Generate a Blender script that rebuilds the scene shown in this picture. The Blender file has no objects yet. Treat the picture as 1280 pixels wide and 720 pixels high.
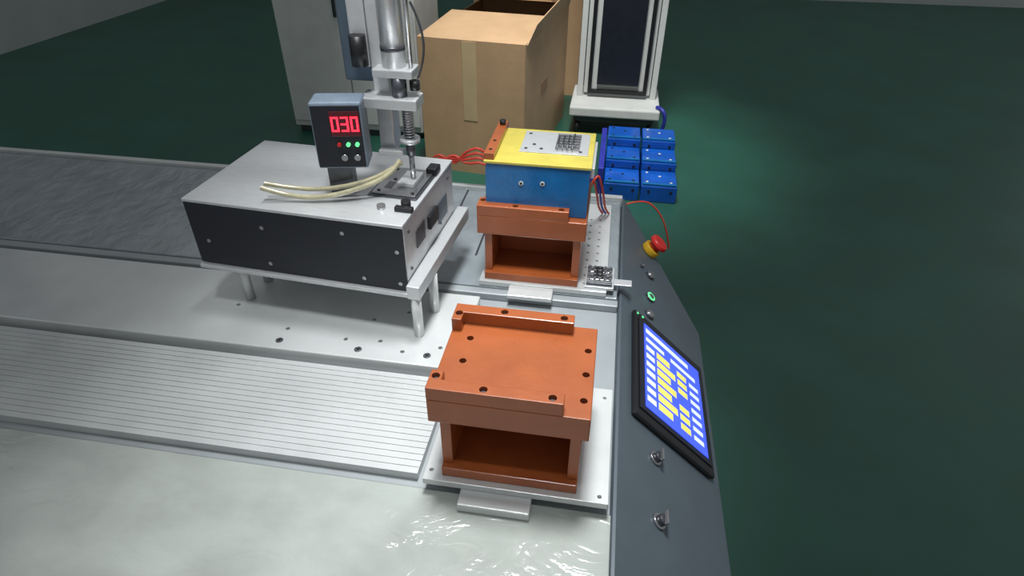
import bpy, bmesh, math, random
from mathutils import Vector, Matrix
S=bpy.context.scene
S.view_settings.view_transform='Standard'
def lin(c):
    return tuple(((v/255)/12.92 if v/255<=.04045 else ((v/255+.055)/1.055)**2.4) for v in c)+(1,)
def mat(name,rgb,rough=.5,metal=0,var=.12,scale=30,bump=0,bscale=200,stretch=None,emit=0,coat=0,spec=.5):
    m=bpy.data.materials.new(name); m.use_nodes=True; N=m.node_tree.nodes; L=m.node_tree.links
    b=N['Principled BSDF']; c=lin(rgb)
    tc=N.new('ShaderNodeTexCoord'); mp=N.new('ShaderNodeMapping'); L.new(tc.outputs['Object'],mp.inputs[0])
    if stretch: mp.inputs['Scale'].default_value=stretch
    n=N.new('ShaderNodeTexNoise'); n.inputs['Scale'].default_value=scale; n.inputs['Detail'].default_value=5
    L.new(mp.outputs[0],n.inputs['Vector'])
    r=N.new('ShaderNodeValToRGB'); L.new(n.outputs[0],r.inputs[0])
    r.color_ramp.elements[0].position=.3; r.color_ramp.elements[1].position=.7
    r.color_ramp.elements[0].color=tuple(v*(1-var) for v in c[:3])+(1,)
    r.color_ramp.elements[1].color=tuple(min(1,v*(1+var)) for v in c[:3])+(1,)
    L.new(r.outputs[0],b.inputs['Base Color'])
    b.inputs['Roughness'].default_value=rough; b.inputs['Metallic'].default_value=metal
    b.inputs['Specular IOR Level'].default_value=spec
    if coat: b.inputs['Coat Weight'].default_value=coat; b.inputs['Coat Roughness'].default_value=.15
    if emit:
        b.inputs['Emission Color'].default_value=c; b.inputs['Emission Strength'].default_value=emit
    if bump:
        n2=N.new('ShaderNodeTexNoise'); n2.inputs['Scale'].default_value=bscale; n2.inputs['Detail'].default_value=4
        n2.inputs['Distortion'].default_value=.8
        L.new(mp.outputs[0],n2.inputs['Vector'])
        bp=N.new('ShaderNodeBump'); bp.inputs['Strength'].default_value=bump; bp.inputs['Distance'].default_value=.01
        L.new(n2.outputs[0],bp.inputs['Height']); L.new(bp.outputs[0],b.inputs['Normal'])
    return m
ORG=mat('orange_bakelite',(150,78,38),.33,0,.12,18,.05,60,coat=.25)
ALU=mat('brushed_aluminium',(205,207,208),.33,.5,.08,40,.04,60,stretch=(1,12,1))
ALUP=mat('plate_aluminium',(200,203,202),.3,.3,.08,9,.05,20)
STEEL=mat('steel',(170,170,172),.25,.9,.1,30)
DKST=mat('dark_steel',(95,97,102),.35,.8,.15,30)
BLGR=mat('blue_grey_anodised',(88,104,118),.35,.5,.12,30)
DECK=mat('painted_deck_grey',(148,154,156),.38,.1,.07,12,.03,30)
FILM=mat('plastic_film_over_deck',(164,170,164),.14,0,.14,9,.6,11,stretch=(1,1.6,1),coat=.6)
FILM2=mat('clear_film_grey',(128,137,141),.16,0,.15,14,.6,16,stretch=(1.6,1,1),coat=.6)
SLATE=mat('slate_console_paint',(74,84,91),.42,.1,.06,15)
SLATED=mat('dark_slate_paint',(52,58,62),.5,.1,.1,15)
BLK=mat('black_plastic',(20,20,23),.4,0,.1,30)
NAVY=mat('black_blue_panel',(26,29,38),.35,.1,.15,20)
HOLE=mat('hole_black',(14,11,10),.7,0,.1,30)
BLUE=mat('blue_protective_film',(0,98,158),.28,0,.15,25,.15,40,coat=.4)
BLUE2=mat('blue_panel_film',(12,80,172),.3,0,.2,12,.1,40,coat=.3)
VIO=mat('violet_blue_film',(42,50,150),.4,0,.2,20)
YEL=mat('yellow_film',(188,174,76),.35,0,.1,30,.08,60)
RED=mat('red_orange_wire',(205,64,46),.4)
CRED=mat('red_button',(190,36,28),.35,0,.05)
YBTN=mat('yellow_collar',(190,150,30),.4)
CARD=mat('cardboard',(182,150,114),.8,0,.08,6,.06,30)
CARDD=mat('cardboard_inner',(156,124,92),.85,0,.1,6)
TAPE=mat('packing_tape',(194,172,134),.25,0,.06,8)
FLOOR=mat('green_epoxy_floor',(34,82,68),.4,0,.15,2.5,.03,10)
WHITE=mat('white_plastic',(195,198,195),.5,0,.06,10)
WALL=mat('wall_paint',(165,172,170),.7,0,.05,3)
LCD=mat('lcd_blue',(60,84,235),.3,0,.1,30,emit=.8)
LY=mat('lcd_yellow',(215,205,100),.3,emit=.6)
LW=mat('lcd_white',(205,214,240),.3,emit=.6)
RLED=mat('red_led',(255,40,60),.3,emit=2.5)
GLED=mat('green_led',(90,230,130),.3,emit=1.4)
HOSE=mat('clear_hose',(176,170,140),.2,0,.2,60,coat=.5)

def empty(name,M=None):
    e=bpy.data.objects.new(name,None); S.collection.objects.link(e)
    e.empty_display_size=.05
    if M is not None: e.matrix_world=M
    return e
def fin(name,bm,m,par,bev=0,smooth=False):
    me=bpy.data.meshes.new(name); bm.normal_update(); bm.to_mesh(me); bm.free()
    o=bpy.data.objects.new(name,me); S.collection.objects.link(o)
    if m: me.materials.append(m)
    if par: o.parent=par
    if smooth:
        for p in me.polygons: p.use_smooth=True
    if bev:
        b=o.modifiers.new('b','BEVEL'); b.width=bev; b.segments=2; b.limit_method='ANGLE'
    return o
def box(name,x0,x1,y0,y1,z0,z1,m,par=None,bev=.001):
    bm=bmesh.new(); bmesh.ops.create_cube(bm,size=1)
    for v in bm.verts: v.co=Vector(((x0+x1)/2+v.co.x*(x1-x0),(y0+y1)/2+v.co.y*(y1-y0),(z0+z1)/2+v.co.z*(z1-z0)))
    return fin(name,bm,m,par,bev)
def cyl(name,p0,p1,r,m,par=None,r2=None,seg=24,bev=0):
    p0=Vector(p0);p1=Vector(p1); d=p1-p0
    bm=bmesh.new(); bmesh.ops.create_cone(bm,cap_ends=True,segments=seg,radius1=r,radius2=r if r2 is None else r2,depth=d.length)
    M=Matrix.Translation((p0+p1)/2)@d.to_track_quat('Z','Y').to_matrix().to_4x4()
    bmesh.ops.transform(bm,matrix=M,verts=bm.verts)
    o=fin(name,bm,m,par,bev)
    for p in o.data.polygons: p.use_smooth=len(p.vertices)==4
    return o
def prism(name,pts,axis_vec,m,par=None,bev=.001):
    bm=bmesh.new(); a=[bm.verts.new(p) for p in pts]; b=[bm.verts.new(Vector(p)+Vector(axis_vec)) for p in pts]
    n=len(pts); bm.faces.new(a); bm.faces.new(b[::-1])
    for i in range(n): bm.faces.new((a[i],b[i],b[(i+1)%n],a[(i+1)%n]))
    bmesh.ops.recalc_face_normals(bm,faces=bm.faces); return fin(name,bm,m,par,bev)
def discs(name,pts,r,m,par,n=(0,0,1),h=.0006):
    bm=bmesh.new(); q=Vector(n).to_track_quat('Z','Y').to_matrix().to_4x4()
    for p in pts:
        bmesh.ops.create_cone(bm,cap_ends=True,segments=20,radius1=r,radius2=r,depth=h*2,matrix=Matrix.Translation(p)@q)
    return fin(name,bm,m,par)
def rings(name,pts,r,m,par,n=(0,0,1),w=.0012):
    bm=bmesh.new(); q=Vector(n).to_track_quat('Z','Y').to_matrix().to_4x4()
    for p in pts:
        M=Matrix.Translation(p)@q; K=24; V=[]
        for i in range(K):
            a=2*math.pi*i/K; row=[]
            for j in range(6):
                t=2*math.pi*j/6; rr=r+w*math.cos(t); row.append(bm.verts.new(M@Vector((rr*math.cos(a),rr*math.sin(a),w*math.sin(t)))))
            V.append(row)
        for i in range(K):
            for j in range(6): bm.faces.new((V[i][j],V[(i+1)%K][j],V[(i+1)%K][(j+1)%6],V[i][(j+1)%6]))
    return fin(name,bm,m,par,smooth=True)
def tube(name,pts,r,m,par=None):
    c=bpy.data.curves.new(name,'CURVE'); c.dimensions='3D'; c.bevel_depth=r; c.bevel_resolution=3
    s=c.splines.new('NURBS'); s.points.add(len(pts)-1); s.use_endpoint_u=True; s.order_u=3
    for i,p in enumerate(pts): s.points[i].co=(*p,1)
    c.materials.append(m); o=bpy.data.objects.new(name,c); S.collection.objects.link(o)
    if par: o.parent=par
    return o
def cut(o,cutters):
    for c in cutters:
        md=o.modifiers.new('h','BOOLEAN'); md.operation='DIFFERENCE'; md.object=c; md.solver='EXACT'
    dg=bpy.context.evaluated_depsgraph_get(); me=bpy.data.meshes.new_from_object(o.evaluated_get(dg))
    o.modifiers.clear(); o.data=me
    for c in cutters: bpy.data.objects.remove(c)
def drill(o,pts,r,depth):
    bm=bmesh.new()
    for p in pts: bmesh.ops.create_cone(bm,cap_ends=True,segments=20,radius1=r,radius2=r,depth=depth*2,matrix=Matrix.Translation(p))
    me=bpy.data.meshes.new('c'); bm.to_mesh(me); bm.free(); c=bpy.data.objects.new('c',me); S.collection.objects.link(c)
    me.materials.append(HOLE); bpy.context.view_layer.update()
    cut(o,[c])

# ---------------- orange fixture ----------------
def fixture(ox,oy,W=.2,D=.171,ZT=.137,oz=0,m=ORG,name='orange_jig_fixture'):
    e=empty(name,Matrix.Translation((ox,oy,oz)))
    a,b=.013,.008; T=.038; zb=.016
    box('base_plate',a,W-b,-.003,D,0,zb,m,e,.0012)
    box('side_wall_a',a,a+.014,.006,D-.004,zb,ZT-T,m,e)
    box('side_wall_b',W-b-.014,W-b,.006,D-.004,zb,ZT-T,m,e)
    box('rear_wall',a+.014,W-b-.014,D-.085,D-.07,zb,ZT-T,m,e)
    discs('rear_wall_holes',[(W*.45,D-.086,.055),(W*.53,D-.086,.058),(W*.7,D-.086,.053)],.004,HOLE,e,n=(0,-1,0))
    tp=box('top_plate',0,W,0,D,ZT-T,ZT,m,None,.0014)
    hx1,hx2=.029,W-.0105
    hs=[(x,y,ZT) for x in (hx1,hx2) for y in (.030,.076,.122)]
    drill(tp,hs,.0048,.018); tp.parent=e
    discs('screw_sockets',[(x,y,ZT-.013) for x,y,_ in hs],.0042,DKST,e)
    for nm in ('front_rail','back_rail'):
        L=W-.033; h=.020
        if nm=='front_rail': pts=[(0,0),(L,0),(L,.018),(.016,.018),(.016,.034),(0,.034)]
        else: pts=[(0,D),(0,D-.036),(.014,D-.036),(.014,D-.019),(L,D-.019),(L,D)]
        r=prism(nm,[(x,y,ZT) for x,y in pts],(0,0,h),m,None,.0012)
        yy=.009 if nm=='front_rail' else D-.0095
        zt=ZT+h
        hp=[(.008,yy+(.014 if nm=='front_rail' else -.012),zt),(.07,yy,zt),(L-.014,yy,zt)]
        drill(r,hp,.0052,.009); r.parent=e
        discs(nm+'_screws',[(p[0],p[1],zt-.0065) for p in hp],.004,DKST,e)
    return e
fixture(0,-.006)
fixture(-.033,.456)

# ---------------- machine base ----------------
e=empty('screw_locking_machine_base')
XL=-1.5
box('cabinet_body',XL,.236,-.5,.86,-.8,-.045,DECK,e)
box('lower_deck',XL,.24,-.012,.86,-.045,-.03,DECK,e,.002)
box('front_film_panel',XL,.24,-.5,-.014,-.045,-.026,FILM,e,.002)
ys=[]; y=.0
while y<.185:
    ys+= [(y,-.016),(y+.0095,-.016),(y+.0095,-.0172),(y+.011,-.0172)]; y+=.011
pts=[(XL,yy,zz) for yy,zz in ys]+[(XL,ys[-1][0],-.0298),(XL,0,-.0298)]
prism('ribbed_extrusion',pts,(-.025-XL,0,0),ALUP,e,0)
mp=box('milled_plate',XL,-.018,.198,.40,-.0298,-.004,ALUP,None,.002)
hp=[(-.16,.245,-.004),(-.115,.225,-.004),(-.055,.245,-.004),(-.135,.33,-.004),(-.045,.345,-.004),(-.19,.30,-.004),(-.22,.24,-.004),(-.038,.30,-.004),(-.33,.25,-.004),(-.45,.30,-.004)]
drill(mp,hp,.0038,.012); mp.parent=e
rings('plate_screw_rims',[(-.072,.222,-.0035),(-.19,.218,-.0035),(-.33,.218,-.0035)],.0052,DKST,e)
discs('plate_screws',[(-.072,.222,-.004),(-.19,.218,-.004),(-.33,.218,-.004)],.0035,HOLE,e)
box('rear_bed',XL,.236,.445,.8455,-.0298,-.012,FILM2,e,.002)
box('rear_bed_edge',XL,.238,.425,.4445,-.0298,-.015,DECK,e,.002)
for i,(x) in enumerate((-.30,-.22,-.14,-.06)):
    box('bed_slot_%d'%i,x,x+.004,.55,.84,-.012,-.0105,DKST,e,0)
box('bed_trim',XL,.24,.846,.862,-.03,-.004,ALUP,e,.001)

def slide(name,x0,x1,y0,y1,cx0,cx1,holes,rear):
    e=empty(name)
    p=box('plate',x0,x1,y0,y1,-.011,-.0003,ALUP,None,.001)
    drill(p,holes,.003,.006); p.parent=e
    if not rear: box('carriage',cx0,cx1,y0-.024,y1-.03,-.0258,-.0113,ALUP,e,.002)
    else: box('carriage',cx0,cx1,y0-.035,y0-.0005,-.0118,-.003,ALUP,e,.002)
    return e
slide('front_slide_plate',-.012,.234,-.018,.19,.04,.135,[(.222,-.008,0),(.222,.17,0),(-.003,-.002,0)],0)
slide('rear_slide_plate',-.03,.215,.446,.80,.03,.115,[(x,.47+i*.028,0) for i in range(10) for x in (.172,.192)],1)

e=empty('terminal_block')
box('block_base',.172,.228,.452,.524,0,.006,ALU,e)
for i in range(5):
    box('terminal_bar_%d'%i,.176,.224,.456+i*.013,.462+i*.013,.006,.012,STEEL if i%2 else DKST,e,.001)
discs('terminal_screws',[(.18+.01*i,.472+.013*j,.0125) for i in range(5) for j in range(4)],.003,STEEL,e,h=.002)
box('tongue',.228,.262,.469,.489,.001,.004,ALU,e)
box('block_black_inserts',.19,.206,.476,.514,.006,.0135,BLK,e)

# ---------------- product box on rear fixture ----------------
e=empty('blue_metal_enclosure',Matrix.Translation((0,0,.1373)))
X0,X1,Y0,Y1,H=-.018,.163,.475,.606,.095
box('shell',X0,X1,Y0,Y1-.002,.0003,H,BLUE,e,.002)
box('front_cover_lip',X0-.001,X1+.001,Y0-.0005,Y0-.0002,.001,H-.004,BLUE,e,0)
box('yellow_top',X0-.004,X1+.004,Y0-.003,Y1+.026,H,H+.005,YEL,e,.001)
box('recess_plate',X0+.052,X1-.006,Y0+.045,Y1+.014,H+.005,H+.0065,ALU,e,.0005)
discs('cover_screws',[(.045,Y0-.001,H-.034),(.083,Y0-.001,H-.032)],.0042,WHITE,e,n=(0,-1,0),h=.001)
discs('cover_screw_sockets',[(.045,Y0-.0022,H-.034),(.083,Y0-.0022,H-.032)],.0022,HOLE,e,n=(0,-1,0),h=.0004)
discs('plate_holes',[(X0+.062,Y0+.06,H+.0068),(X0+.062,Y1,H+.0068),(X0+.075,Y0+.08,H+.0068),(X0+.09,Y0+.062,H+.0068),(X1-.02,Y0+.058,H+.0068)],.0032,DKST,e)
for i in range(6):
    box('terminal_%d'%i,X1-.066,X1-.022,Y0+.058+i*.0125,Y0+.064+i*.0125,H+.0065,H+.012,STEEL,e,.0008)
for i in range(4):
    cyl('terminal_pin_%d'%i,(X1-.062+.009*i,Y0+.056,H+.012),(X1-.062+.009*i,Y0+.11+.006*i,H+.012),.0014,DKST,e)
box('side_flange',X1+.0015,X1+.009,Y0+.01,Y1,H-.02,H-.001,ALU,e,.001)
box('top_clamp_bar',X0-.004,X0+.014,Y0+.002,Y1+.03,H+.005,H+.017,ORG,e,.001)
cyl('clamp_knob',(X0+.006,Y1+.01,H+.017),(X0+.006,Y1+.01,H+.026),.006,BLK,e)
discs('clamp_screws',[(X0+.005,Y0+.02,H+.0172),(X0+.005,Y0+.06,H+.0172)],.003,HOLE,e)

# ---------------- screw feeder ----------------
P=Vector((-.112,.28,0))
FM=Matrix.Translation(P)@Matrix.Rotation(math.radians(-4),4,'Z')@Matrix.Translation(-P)
e=empty('screw_feeder',FM)
zb=.082; zt=.207; xr=-.112; xl=-.50; f0=.278
box('housing',xl,xr,f0+.004,.53,zb,zt-.006,ALU,e,.002)
box('front_panel_black',xl+.001,xr-.001,f0-.0005,f0+.0038,zb+.001,zt-.0065,NAVY,e,.001)
box('top_plate',xl,xr+.001,f0-.001,.533,zt-.006,zt,ALU,e,.0015)
discs('front_screws',[(-.215,f0-.001,.180),(-.124,f0-.001,.158),(-.124,f0-.001,.097),(-.188,f0-.001,.098),(-.36,f0-.001,.17),(-.36,f0-.001,.1),(-.47,f0-.001,.13)],.0036,STEEL,e,n=(0,-1,0),h=.001)
box('side_control_window',xr,xr+.002,.33,.37,.135,.17,DKST,e,.001)
box('side_terminal',xr,xr+.006,.385,.43,.14,.165,BLK,e,.001)
box('side_label',xr,xr+.001,.44,.49,.12,.16,BLGR,e,0)
discs('side_screws',[(xr+.001,.30,.185),(xr+.001,.30,.115),(xr+.001,.5,.185),(xr+.001,.45,.118)],.003,DKST,e,n=(1,0,0),h=.001)
box('support_bracket_side',xr+.0012,xr+.024,.265,.55,.076,.102,ALU,e,.002)
box('support_bracket_front',xl,xr+.001,.270,.53,.074,.0818,ALU,e,.002)
for i,(x,y) in enumerate(((-.099,.274),(-.095,.345),(-.44,.30),(-.44,.36))):
    cyl('pillar_%d'%i,(x,y,-.0036),(x,y,.0738 if i>1 else .076),.0088,ALUP,e)
box('mechanism_recess',-.205,-.118,.36,.475,zt,zt+.002,DKST,e,.001)
box('mechanism_plate',-.200,-.123,.366,.469,zt+.002,zt+.005,STEEL,e,.001)
discs('mechanism_screws',[(-.19,.375,zt+.0055),(-.13,.375,zt+.0055),(-.19,.46,zt+.0055),(-.16,.455,zt+.0055),(-.178,.42,zt+.0055)],.003,BLK,e)
box('mechanism_groove',-.185,-.172,.385,.41,zt+.005,zt+.0058,DKST,e,.001)
box('slider_block',-.165,-.135,.395,.445,zt+.005,zt+.012,ALU,e,.001)
cyl('black_thumb_knob',(-.126,.335,zt),(-.126,.335,zt+.013),.008,BLK,e)
box('black_clamp',-.140,-.110,.318,.328,zt,zt+.008,BLK,e,.001)
box('black_latch',-.135,-.116,.455,.482,zt+.002,zt+.014,BLK,e,.002)
cyl('silver_post',(-.165,.325,zt),(-.165,.325,zt+.006),.007,STEEL,e)
tube('feed_hose_a',[(-.36,.30,.232),(-.32,.31,.216),(-.26,.32,.216),(-.20,.345,.230),(-.16,.37,.247),(-.150,.385,.266)],.0042,HOSE,e)
tube('feed_hose_b',[(-.36,.31,.235),(-.31,.33,.22),(-.25,.34,.224),(-.19,.36,.238),(-.157,.38,.256),(-.147,.385,.262)],.0038,HOSE,e)

# ---------------- screwdriver head ----------------
e=empty('screwdriver_head')
Y=.42
cyl('bit',(-.134,Y,.221),(-.134,Y,.262),.0046,STEEL,e)
cyl('bit_collar',(-.134,Y,.262),(-.134,Y,.285),.0075,DKST,e)
cyl('disc_flange',(-.134,Y,.285),(-.134,Y,.292),.0170,ALU,e)
cyl('spring_sleeve',(-.134,Y,.292),(-.134,Y,.345),.0076,STEEL,e)
rings('spring',[(-.134,Y,.296+i*.0045) for i in range(11)],.0082,STEEL,e,w=.0013)
box('lower_clamp',-.205,-.111,Y-.024,Y+.02,.345,.362,ALU,e,.002)
cyl('chuck',(-.142,Y-.005,.362),(-.142,Y-.005,.392),.012,DKST,e)
box('upper_clamp',-.180,-.116,Y-.017,Y+.025,.392,.405,ALU,e,.002)
cyl('driver_cylinder',(-.150,Y+.005,.405),(-.150,Y+.005,.72),.0185,ALU,e)
cyl('driver_band',(-.150,Y+.005,.43),(-.150,Y+.005,.437),.0192,DKST,e)
cyl('guide_rod',(-.122,Y,.405),(-.122,Y,.72),.0035,STEEL,e)
cyl('black_coupling',(-.118,Y,.372),(-.118,Y,.386),.008,BLK,e)
box('vertical_profile',-.190,-.164,Y+.01,Y+.045,.262,.72,ALU,e,.002)
box('slide_body',-.240,-.191,Y+.02,Y+.09,.374,.72,BLGR,e,.003)
box('slide_cover',-.219,-.191,Y+.01,Y+.019,.40,.72,ALU,e,.002)
cyl('slide_connector',(-.203,Y,.405),(-.203,Y,.45),.013,BLK,e)
box('sensor_bracket',-.187,-.145,Y-.01,Y+.009,.262,.270,ALU,e,.001)
tube('thin_cable',[(-.115,Y,.5),(-.1,Y,.47),(-.098,Y,.42),(-.112,Y,.39)],.0018,DKST,e)

e=empty('gantry_beam')
box('beam',-1.45,-.241,.452,.502,.56,.66,BLGR,e,.003)
box('upright',-1.45,-1.36,.60,.69,-.0118,.72,BLGR,e,.004)
box('beam_bracket',-1.45,-1.36,.503,.5995,.56,.66,BLGR,e,.003)

e=empty('torque_controller',Matrix.Translation((-.189,.365,.2575))@Matrix.Rotation(math.radians(12),4,'Z'))
box('case',-.080,0,0,.05,0,.108,mat('controller_case',(120,135,150),.4,.2),e,.004)
box('face_panel',-.077,-.003,-.003,0,.004,.104,NAVY,e,.001)
box('display_window',-.050,-.004,-.0045,-.003,.056,.096,mat('display_window',(70,8,20),.3,emit=.25),e,.001)
box('column_mount_arm',-.022,-.004,.05,.062,.02,.06,DKST,e,.001)
def seg7(ox,oz,s,segs,nm):
    bm=bmesh.new(); w=s*.5; t=s*.13
    R={'a':(0,w,s-t,s),'g':(0,w,s/2-t/2,s/2+t/2),'d':(0,w,0,t),'f':(0,t,s/2,s),'b':(w-t,w,s/2,s),'e':(0,t,0,s/2),'c':(w-t,w,0,s/2)}
    for k in segs:
        x0,x1,z0,z1=R[k]; vs=[bm.verts.new((ox+x,-.0051,oz+z)) for x,z in ((x0,z0),(x1,z0),(x1,z1),(x0,z1))]; bm.faces.new(vs)
    fin(nm,bm,RLED,e)
seg7(-.048,.064,.024,'abcdef','digit_0'); seg7(-.033,.064,.024,'abgcd','digit_3'); seg7(-.018,.064,.024,'abcdef','digit_zero')
for i,x in enumerate((-.040,-.026,-.012)): cyl('panel_led_%d'%i,(x,-.003,.043),(x,-.007,.043),.0032,(CRED,GLED,GLED)[i],e)
for i,x in enumerate((-.034,-.014)): cyl('panel_knob_%d'%i,(x,-.003,.022),(x,-.009,.022),.005,STEEL,e)
box('controller_stand',-.07,-.03,.012,.042,-.050,0,DKST,e)

# ---------------- operator console ----------------
a=math.radians(42)
M=Matrix.Translation((.245,0,-.02))@Matrix.Rotation(a,4,'Y')
e=empty('operator_console',M)
MI=M.inverted()
def wchild(o,e): o.parent=e; o.matrix_parent_inverse=MI
prism('sloped_panel',[(0,-.5,-.012),(.25,-.5,-.012),(.25,.585,-.012),(0,.875,-.012)],(0,0,.012),SLATE,e,.002)
wchild(prism('console_cabinet',[(.241,-.5,-.8),(.415,-.5,-.8),(.415,-.5,-.195),(.241,-.5,-.034)],(0,1.06,0),SLATE,None,.001),e)
wchild(box('top_trim',.2405,.2465,-.5,.875,-.045,-.02,SLATE,None,.001),e)
box('screen_bezel',.026,.225,.178,.447,.0003,.011,BLK,e,.005)
box('screen_inner_bezel',.036,.216,.195,.430,.0111,.0135,NAVY,e,.001)
box('lcd',.048,.205,.205,.418,.0136,.0145,LCD,e,0)
bmY=bmesh.new(); bmW=bmesh.new()
def q(b,x,y,w,h,z=.0147): b.faces.new([b.verts.new(p) for p in ((x,y,z),(x+w,y,z),(x+w,y+h,z),(x,y+h,z))])
q(bmW,.052,.395,.12,.012); q(bmW,.052,.372,.05,.010); q(bmW,.120,.372,.07,.010)
for j in range(7):
    y=.222+j*.021
    q(bmW,.052,y,.022,.012)
    q(bmY,.080,y,.05 if j%2 else .036,.016)
    if j!=3: q(bmY,.136,y,.026,.014)
    q(bmW,.170,y,.026,.010)
fin('ui_yellow_fields',bmY,LY,e); fin('ui_white_fields',bmW,LW,e)
discs('status_leds',[(.034,.438,.0112),(.048,.439,.0112)],.0022,GLED,e)
for i,(s,y,mm) in enumerate(((.086,.633,STEEL),(.083,.548,GLED),(.079,.486,STEEL),(.060,.64,STEEL))):
    r=.011 if i!=3 else .004
    cyl('button_base_%d'%i,(s,y,0),(s,y,.005),r,DKST,e,bev=.001)
    if i!=3: rings('button_ring_%d'%i,[(s,y,.0055)],r*.8,mm,e,w=.0017)
    cyl('button_cap_%d'%i,(s,y,.005),(s,y,.0075),r*.6,SLATE if mm is not STEEL else STEEL,e)
for i,(s,y) in enumerate(((.083,.130),(.086,.022))):
    cyl('key_switch_base_%d'%i,(s,y,0),(s,y,.004),.012,STEEL,e,bev=.001)
    cyl('key_switch_barrel_%d'%i,(s,y,.004),(s,y,.012),.008,DKST,e,bev=.001)
    box('key_switch_lever_%d'%i,s-.002,s+.002,y-.01,y+.012,.012,.018,STEEL,e,.001)
e=empty('emergency_stop_button',M@Matrix.Translation((.086,.735,0)))
cyl('yellow_base',(0,0,.0003),(0,0,.016),.0215,YBTN,e,bev=.002)
cyl('neck',(0,0,.016),(0,0,.026),.014,CRED,e)
cyl('mushroom_cap',(0,0,.026),(0,0,.038),.024,CRED,e,r2=.021,bev=.003)

e=empty('red_wire_bundle')
for i in range(4):
    k=i*.012
    tube('wire_l%d'%i,[(-.03,.83,.02),(-.09,.83,.075+k),(-.14,.83,.06+k),(-.17,.84,.085-k),(-.21,.84,.05+k),(-.24,.85,.0+k),(-.27,.85,-.008)],.003,RED,e)
for i in range(3):
    k=i*.007
    tube('wire_r%d'%i,[(.15+k,.66,.11),(.162+k,.67,.14),(.172+k,.68,.11),(.18+k,.70,.07),(.185+k,.72,.03),(.195+k,.75,.004)],.0025,(RED,VIO,RED)[i],e)
tube('wire_stop',[(.25,.83,-.01),(.29,.845,.0),(.33,.85,-.03),(.36,.85,-.09),(.37,.86,-.14)],.002,RED,e)

# ---------------- room ----------------
box('floor',-5,6,-2,9,-.85,-.8,FLOOR,None,0)
box('wall_back',-5,6,8.0,8.1,-.8,3,WALL,None,0)
box('wall_left',-5.1,-5,-2,8.1,-.8,3,WALL,None,0)

def carton(name,x0,y0,W,D,z0,z1,rot):
    e=empty(name,Matrix.Translation((x0+W,y0,0))@Matrix.Rotation(math.radians(rot),4,'Z'))
    t=.008; x0,x1,y0,y1=-W,0,0,D
    box('front',x0,x1,y0,y0+t,z0,z1,CARD,e,0); box('back',x0,x1,y1-t,y1,z0,z1,CARD,e,0)
    box('left',x0,x0+t,y0+t,y1-t,z0,z1,CARD,e,0); box('right',x1-t,x1,y0+t,y1-t,z0,z1,CARD,e,0)
    box('bottom',x0+t,x1-t,y0+t,y1-t,z0,z0+t,CARDD,e,0)
    yc=(y0+y1)/2
    prism('flap_front',[(x0,y0,z1),(x1,y0,z1),(x1,yc-.01,z1+.03),(x0,yc-.01,z1+.03)],(0,0,.006),CARD,e,0)
    prism('flap_back',[(x0,y1,z1),(x1,y1,z1),(x1,yc+.03,z1+.10),(x0,yc+.03,z1+.10)],(0,0,.006),CARD,e,0)
    prism('flap_right',[(x1,y0+.02,z1),(x1,y1-.02,z1),(x1+.025,y1-.02,z1+.12),(x1+.025,y0+.1,z1+.08)],(.006,0,0),CARD,e,0)
    box('tape_front',x0+W*.42,x0+W*.55,y0-.002,y0,z0+.3,z1,TAPE,e,0)
    box('handle_label',x1,x1+.002,y0+.35,y0+.5,z0+.35,z0+.42,CARDD,e,0)
    return e
carton('cardboard_box',-.80,2.55,.565,1.02,-.8,-.10,-7)
carton('cardboard_box',-.80,4.0,.75,.8,-.8,-.05,0)

e=empty('white_storage_cabinet')
box('body',-1.75,-.92,3.0,3.5,-.76,.7,WHITE,e,.006)
box('plinth',-1.73,-.94,3.02,3.48,-.8,-.76,SLATED,e,.002)
box('door_l',-1.74,-1.34,2.985,2.9995,-.72,.68,WHITE,e,.003)
box('door_r',-1.33,-.93,2.985,2.9995,-.72,.68,WHITE,e,.003)
cyl('handle_l',(-1.37,2.97,-.1),(-1.37,2.97,.1),.01,DKST,e); cyl('handle_r',(-1.30,2.97,-.1),(-1.30,2.97,.1),.01,DKST,e)

e=empty('display_cart',Matrix.Translation((-.04,-.16,0)))
box('tray',-.01,.54,3.40,3.85,-.68,-.62,WHITE,e,.01)
box('tray_under',.02,.51,3.43,3.82,-.72,-.68,SLATED,e,.01)
for i,(x,y) in enumerate(((.04,3.46),(.49,3.46),(.04,3.8),(.49,3.8))): cyl('caster_%d'%i,(x-.015,y,-.76),(x+.015,y,-.76),.04,BLK,e)
for i,x in enumerate((.02,.48)): box('upright_%d'%i,x,x+.035,3.62,3.66,-.62,.9,WHITE,e,.003)
box('white_backboard',.06,.475,3.63,3.65,-.6,.9,WHITE,e,.003)
box('black_panel',.14,.40,3.60,3.628,-.54,.6,NAVY,e,.006)
box('black_panel_frame_a',.085,.108,3.60,3.628,-.57,.6,BLK,e,.002)
box('black_panel_frame_b',.430,.453,3.60,3.628,-.57,.6,BLK,e,.002)
box('black_panel_frame_c',.085,.453,3.60,3.628,-.595,-.572,BLK,e,.002)
tube('cart_cable',[(.52,3.45,-.61),(.56,3.4,-.6),(.58,3.4,-.7),(.55,3.42,-.78)],.012,VIO,e)

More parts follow.
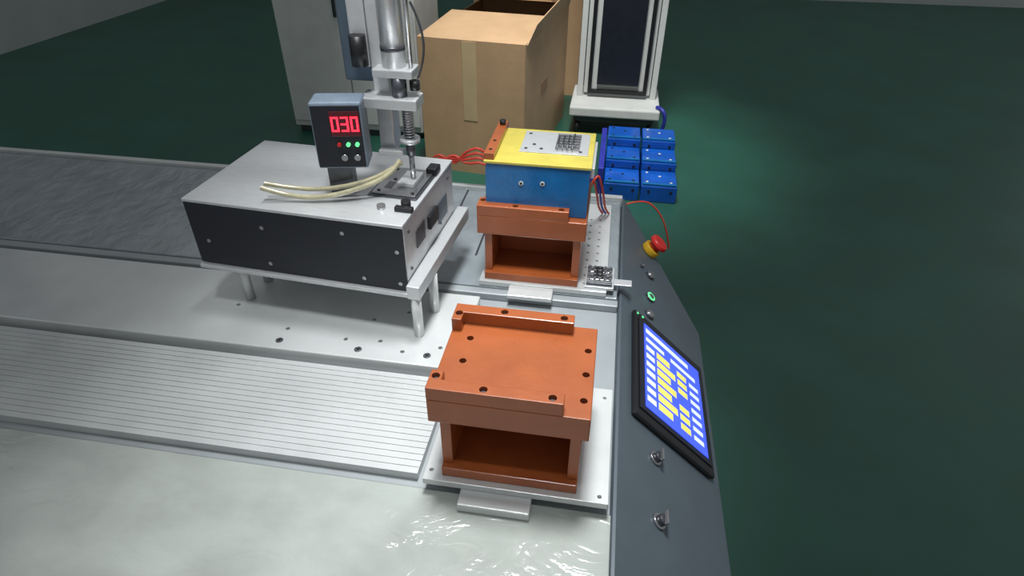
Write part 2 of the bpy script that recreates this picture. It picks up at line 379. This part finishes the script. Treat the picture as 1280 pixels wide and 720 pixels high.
e=empty('blue_panel_stack')
for r in range(3):
    for c in range(2):
        x=.20+c*.19; y=2.40+r*.20; z=-.8; h=.09+.04*r
        box('panel_%d%d'%(r,c),x,x+.18,y,y+.19,z,z+h,BLUE2,e,.006)
        box('panel_lip_%d%d'%(r,c),x+.004,x+.176,y+.004,y+.02,z+h,z+h+.012,BLUE,e,.003)
        discs('panel_holes_%d%d'%(r,c),[(x+.03,y+.05,z+h),(x+.15,y+.05,z+h),(x+.095,y+.12,z+h),(x+.03,y+.16,z+h)],.007,WHITE if c else HOLE,e,h=.002)
        discs('panel_face_holes_%d%d'%(r,c),[(x+.04,y,z+h-.03),(x+.15,y,z+h-.03)],.007,HOLE,e,n=(0,-1,0),h=.002)
box('violet_side',.165,.195,2.42,2.98,-.8,-.64,VIO,e,.005)

# ---------------- lights ----------------
def spot(n,loc,tgt,ang,en,rad=.15,blend=.5,col=(1,1,1)):
    l=bpy.data.lights.new(n,'SPOT'); l.energy=en; l.spot_size=math.radians(ang); l.spot_blend=blend; l.shadow_soft_size=rad; l.color=col
    o=bpy.data.objects.new(n,l); S.collection.objects.link(o); o.location=loc
    o.rotation_euler=(Vector(tgt)-Vector(loc)).to_track_quat('-Z','Y').to_euler(); return o
spot('added_work_spot',(.05,.60,2.7),(.05,-.02,0),23,440,.3,.6,(.96,.985,1))  # added spot, no real fitting: brightens the work zone, leaves the sides dim
spot('added_work_spot',(.0,-.2,2.9),(.0,.60,0),20,420,.3,.55,(.96,.985,1))  # companion added spot, aimed at the rear jig and feeder
spot('added_background_spot',(-.1,1.8,3.2),(-.05,3.0,-.6),36,760,.4,.5,(1,1,.98))  # added spot to brighten the cartons and cart behind the machine
w=bpy.data.worlds.new('World'); S.world=w; w.use_nodes=True
w.node_tree.nodes['Background'].inputs[0].default_value=(.92,.95,.98,1); w.node_tree.nodes['Background'].inputs[1].default_value=.36

# ---------------- camera ----------------
yaw,pit,rol=-.1565,.6188,.0075
fw=Vector((math.sin(yaw)*math.cos(pit),math.cos(yaw)*math.cos(pit),-math.sin(pit)))
r0=Vector((math.cos(yaw),-math.sin(yaw),0)); u0=r0.cross(fw)
r=math.cos(rol)*r0+math.sin(rol)*u0; u=-math.sin(rol)*r0+math.cos(rol)*u0
cd=bpy.data.cameras.new('camera'); c=bpy.data.objects.new('camera',cd); S.collection.objects.link(c)
c.matrix_world=Matrix(((r.x,u.x,-fw.x,.1833),(r.y,u.y,-fw.y,-.5144),(r.z,u.z,-fw.z,.6846),(0,0,0,1)))
cd.sensor_width=36; cd.lens=773.12*36/1280; cd.shift_x=2/1280; cd.shift_y=-2/1280; cd.clip_start=.02
S.camera=c
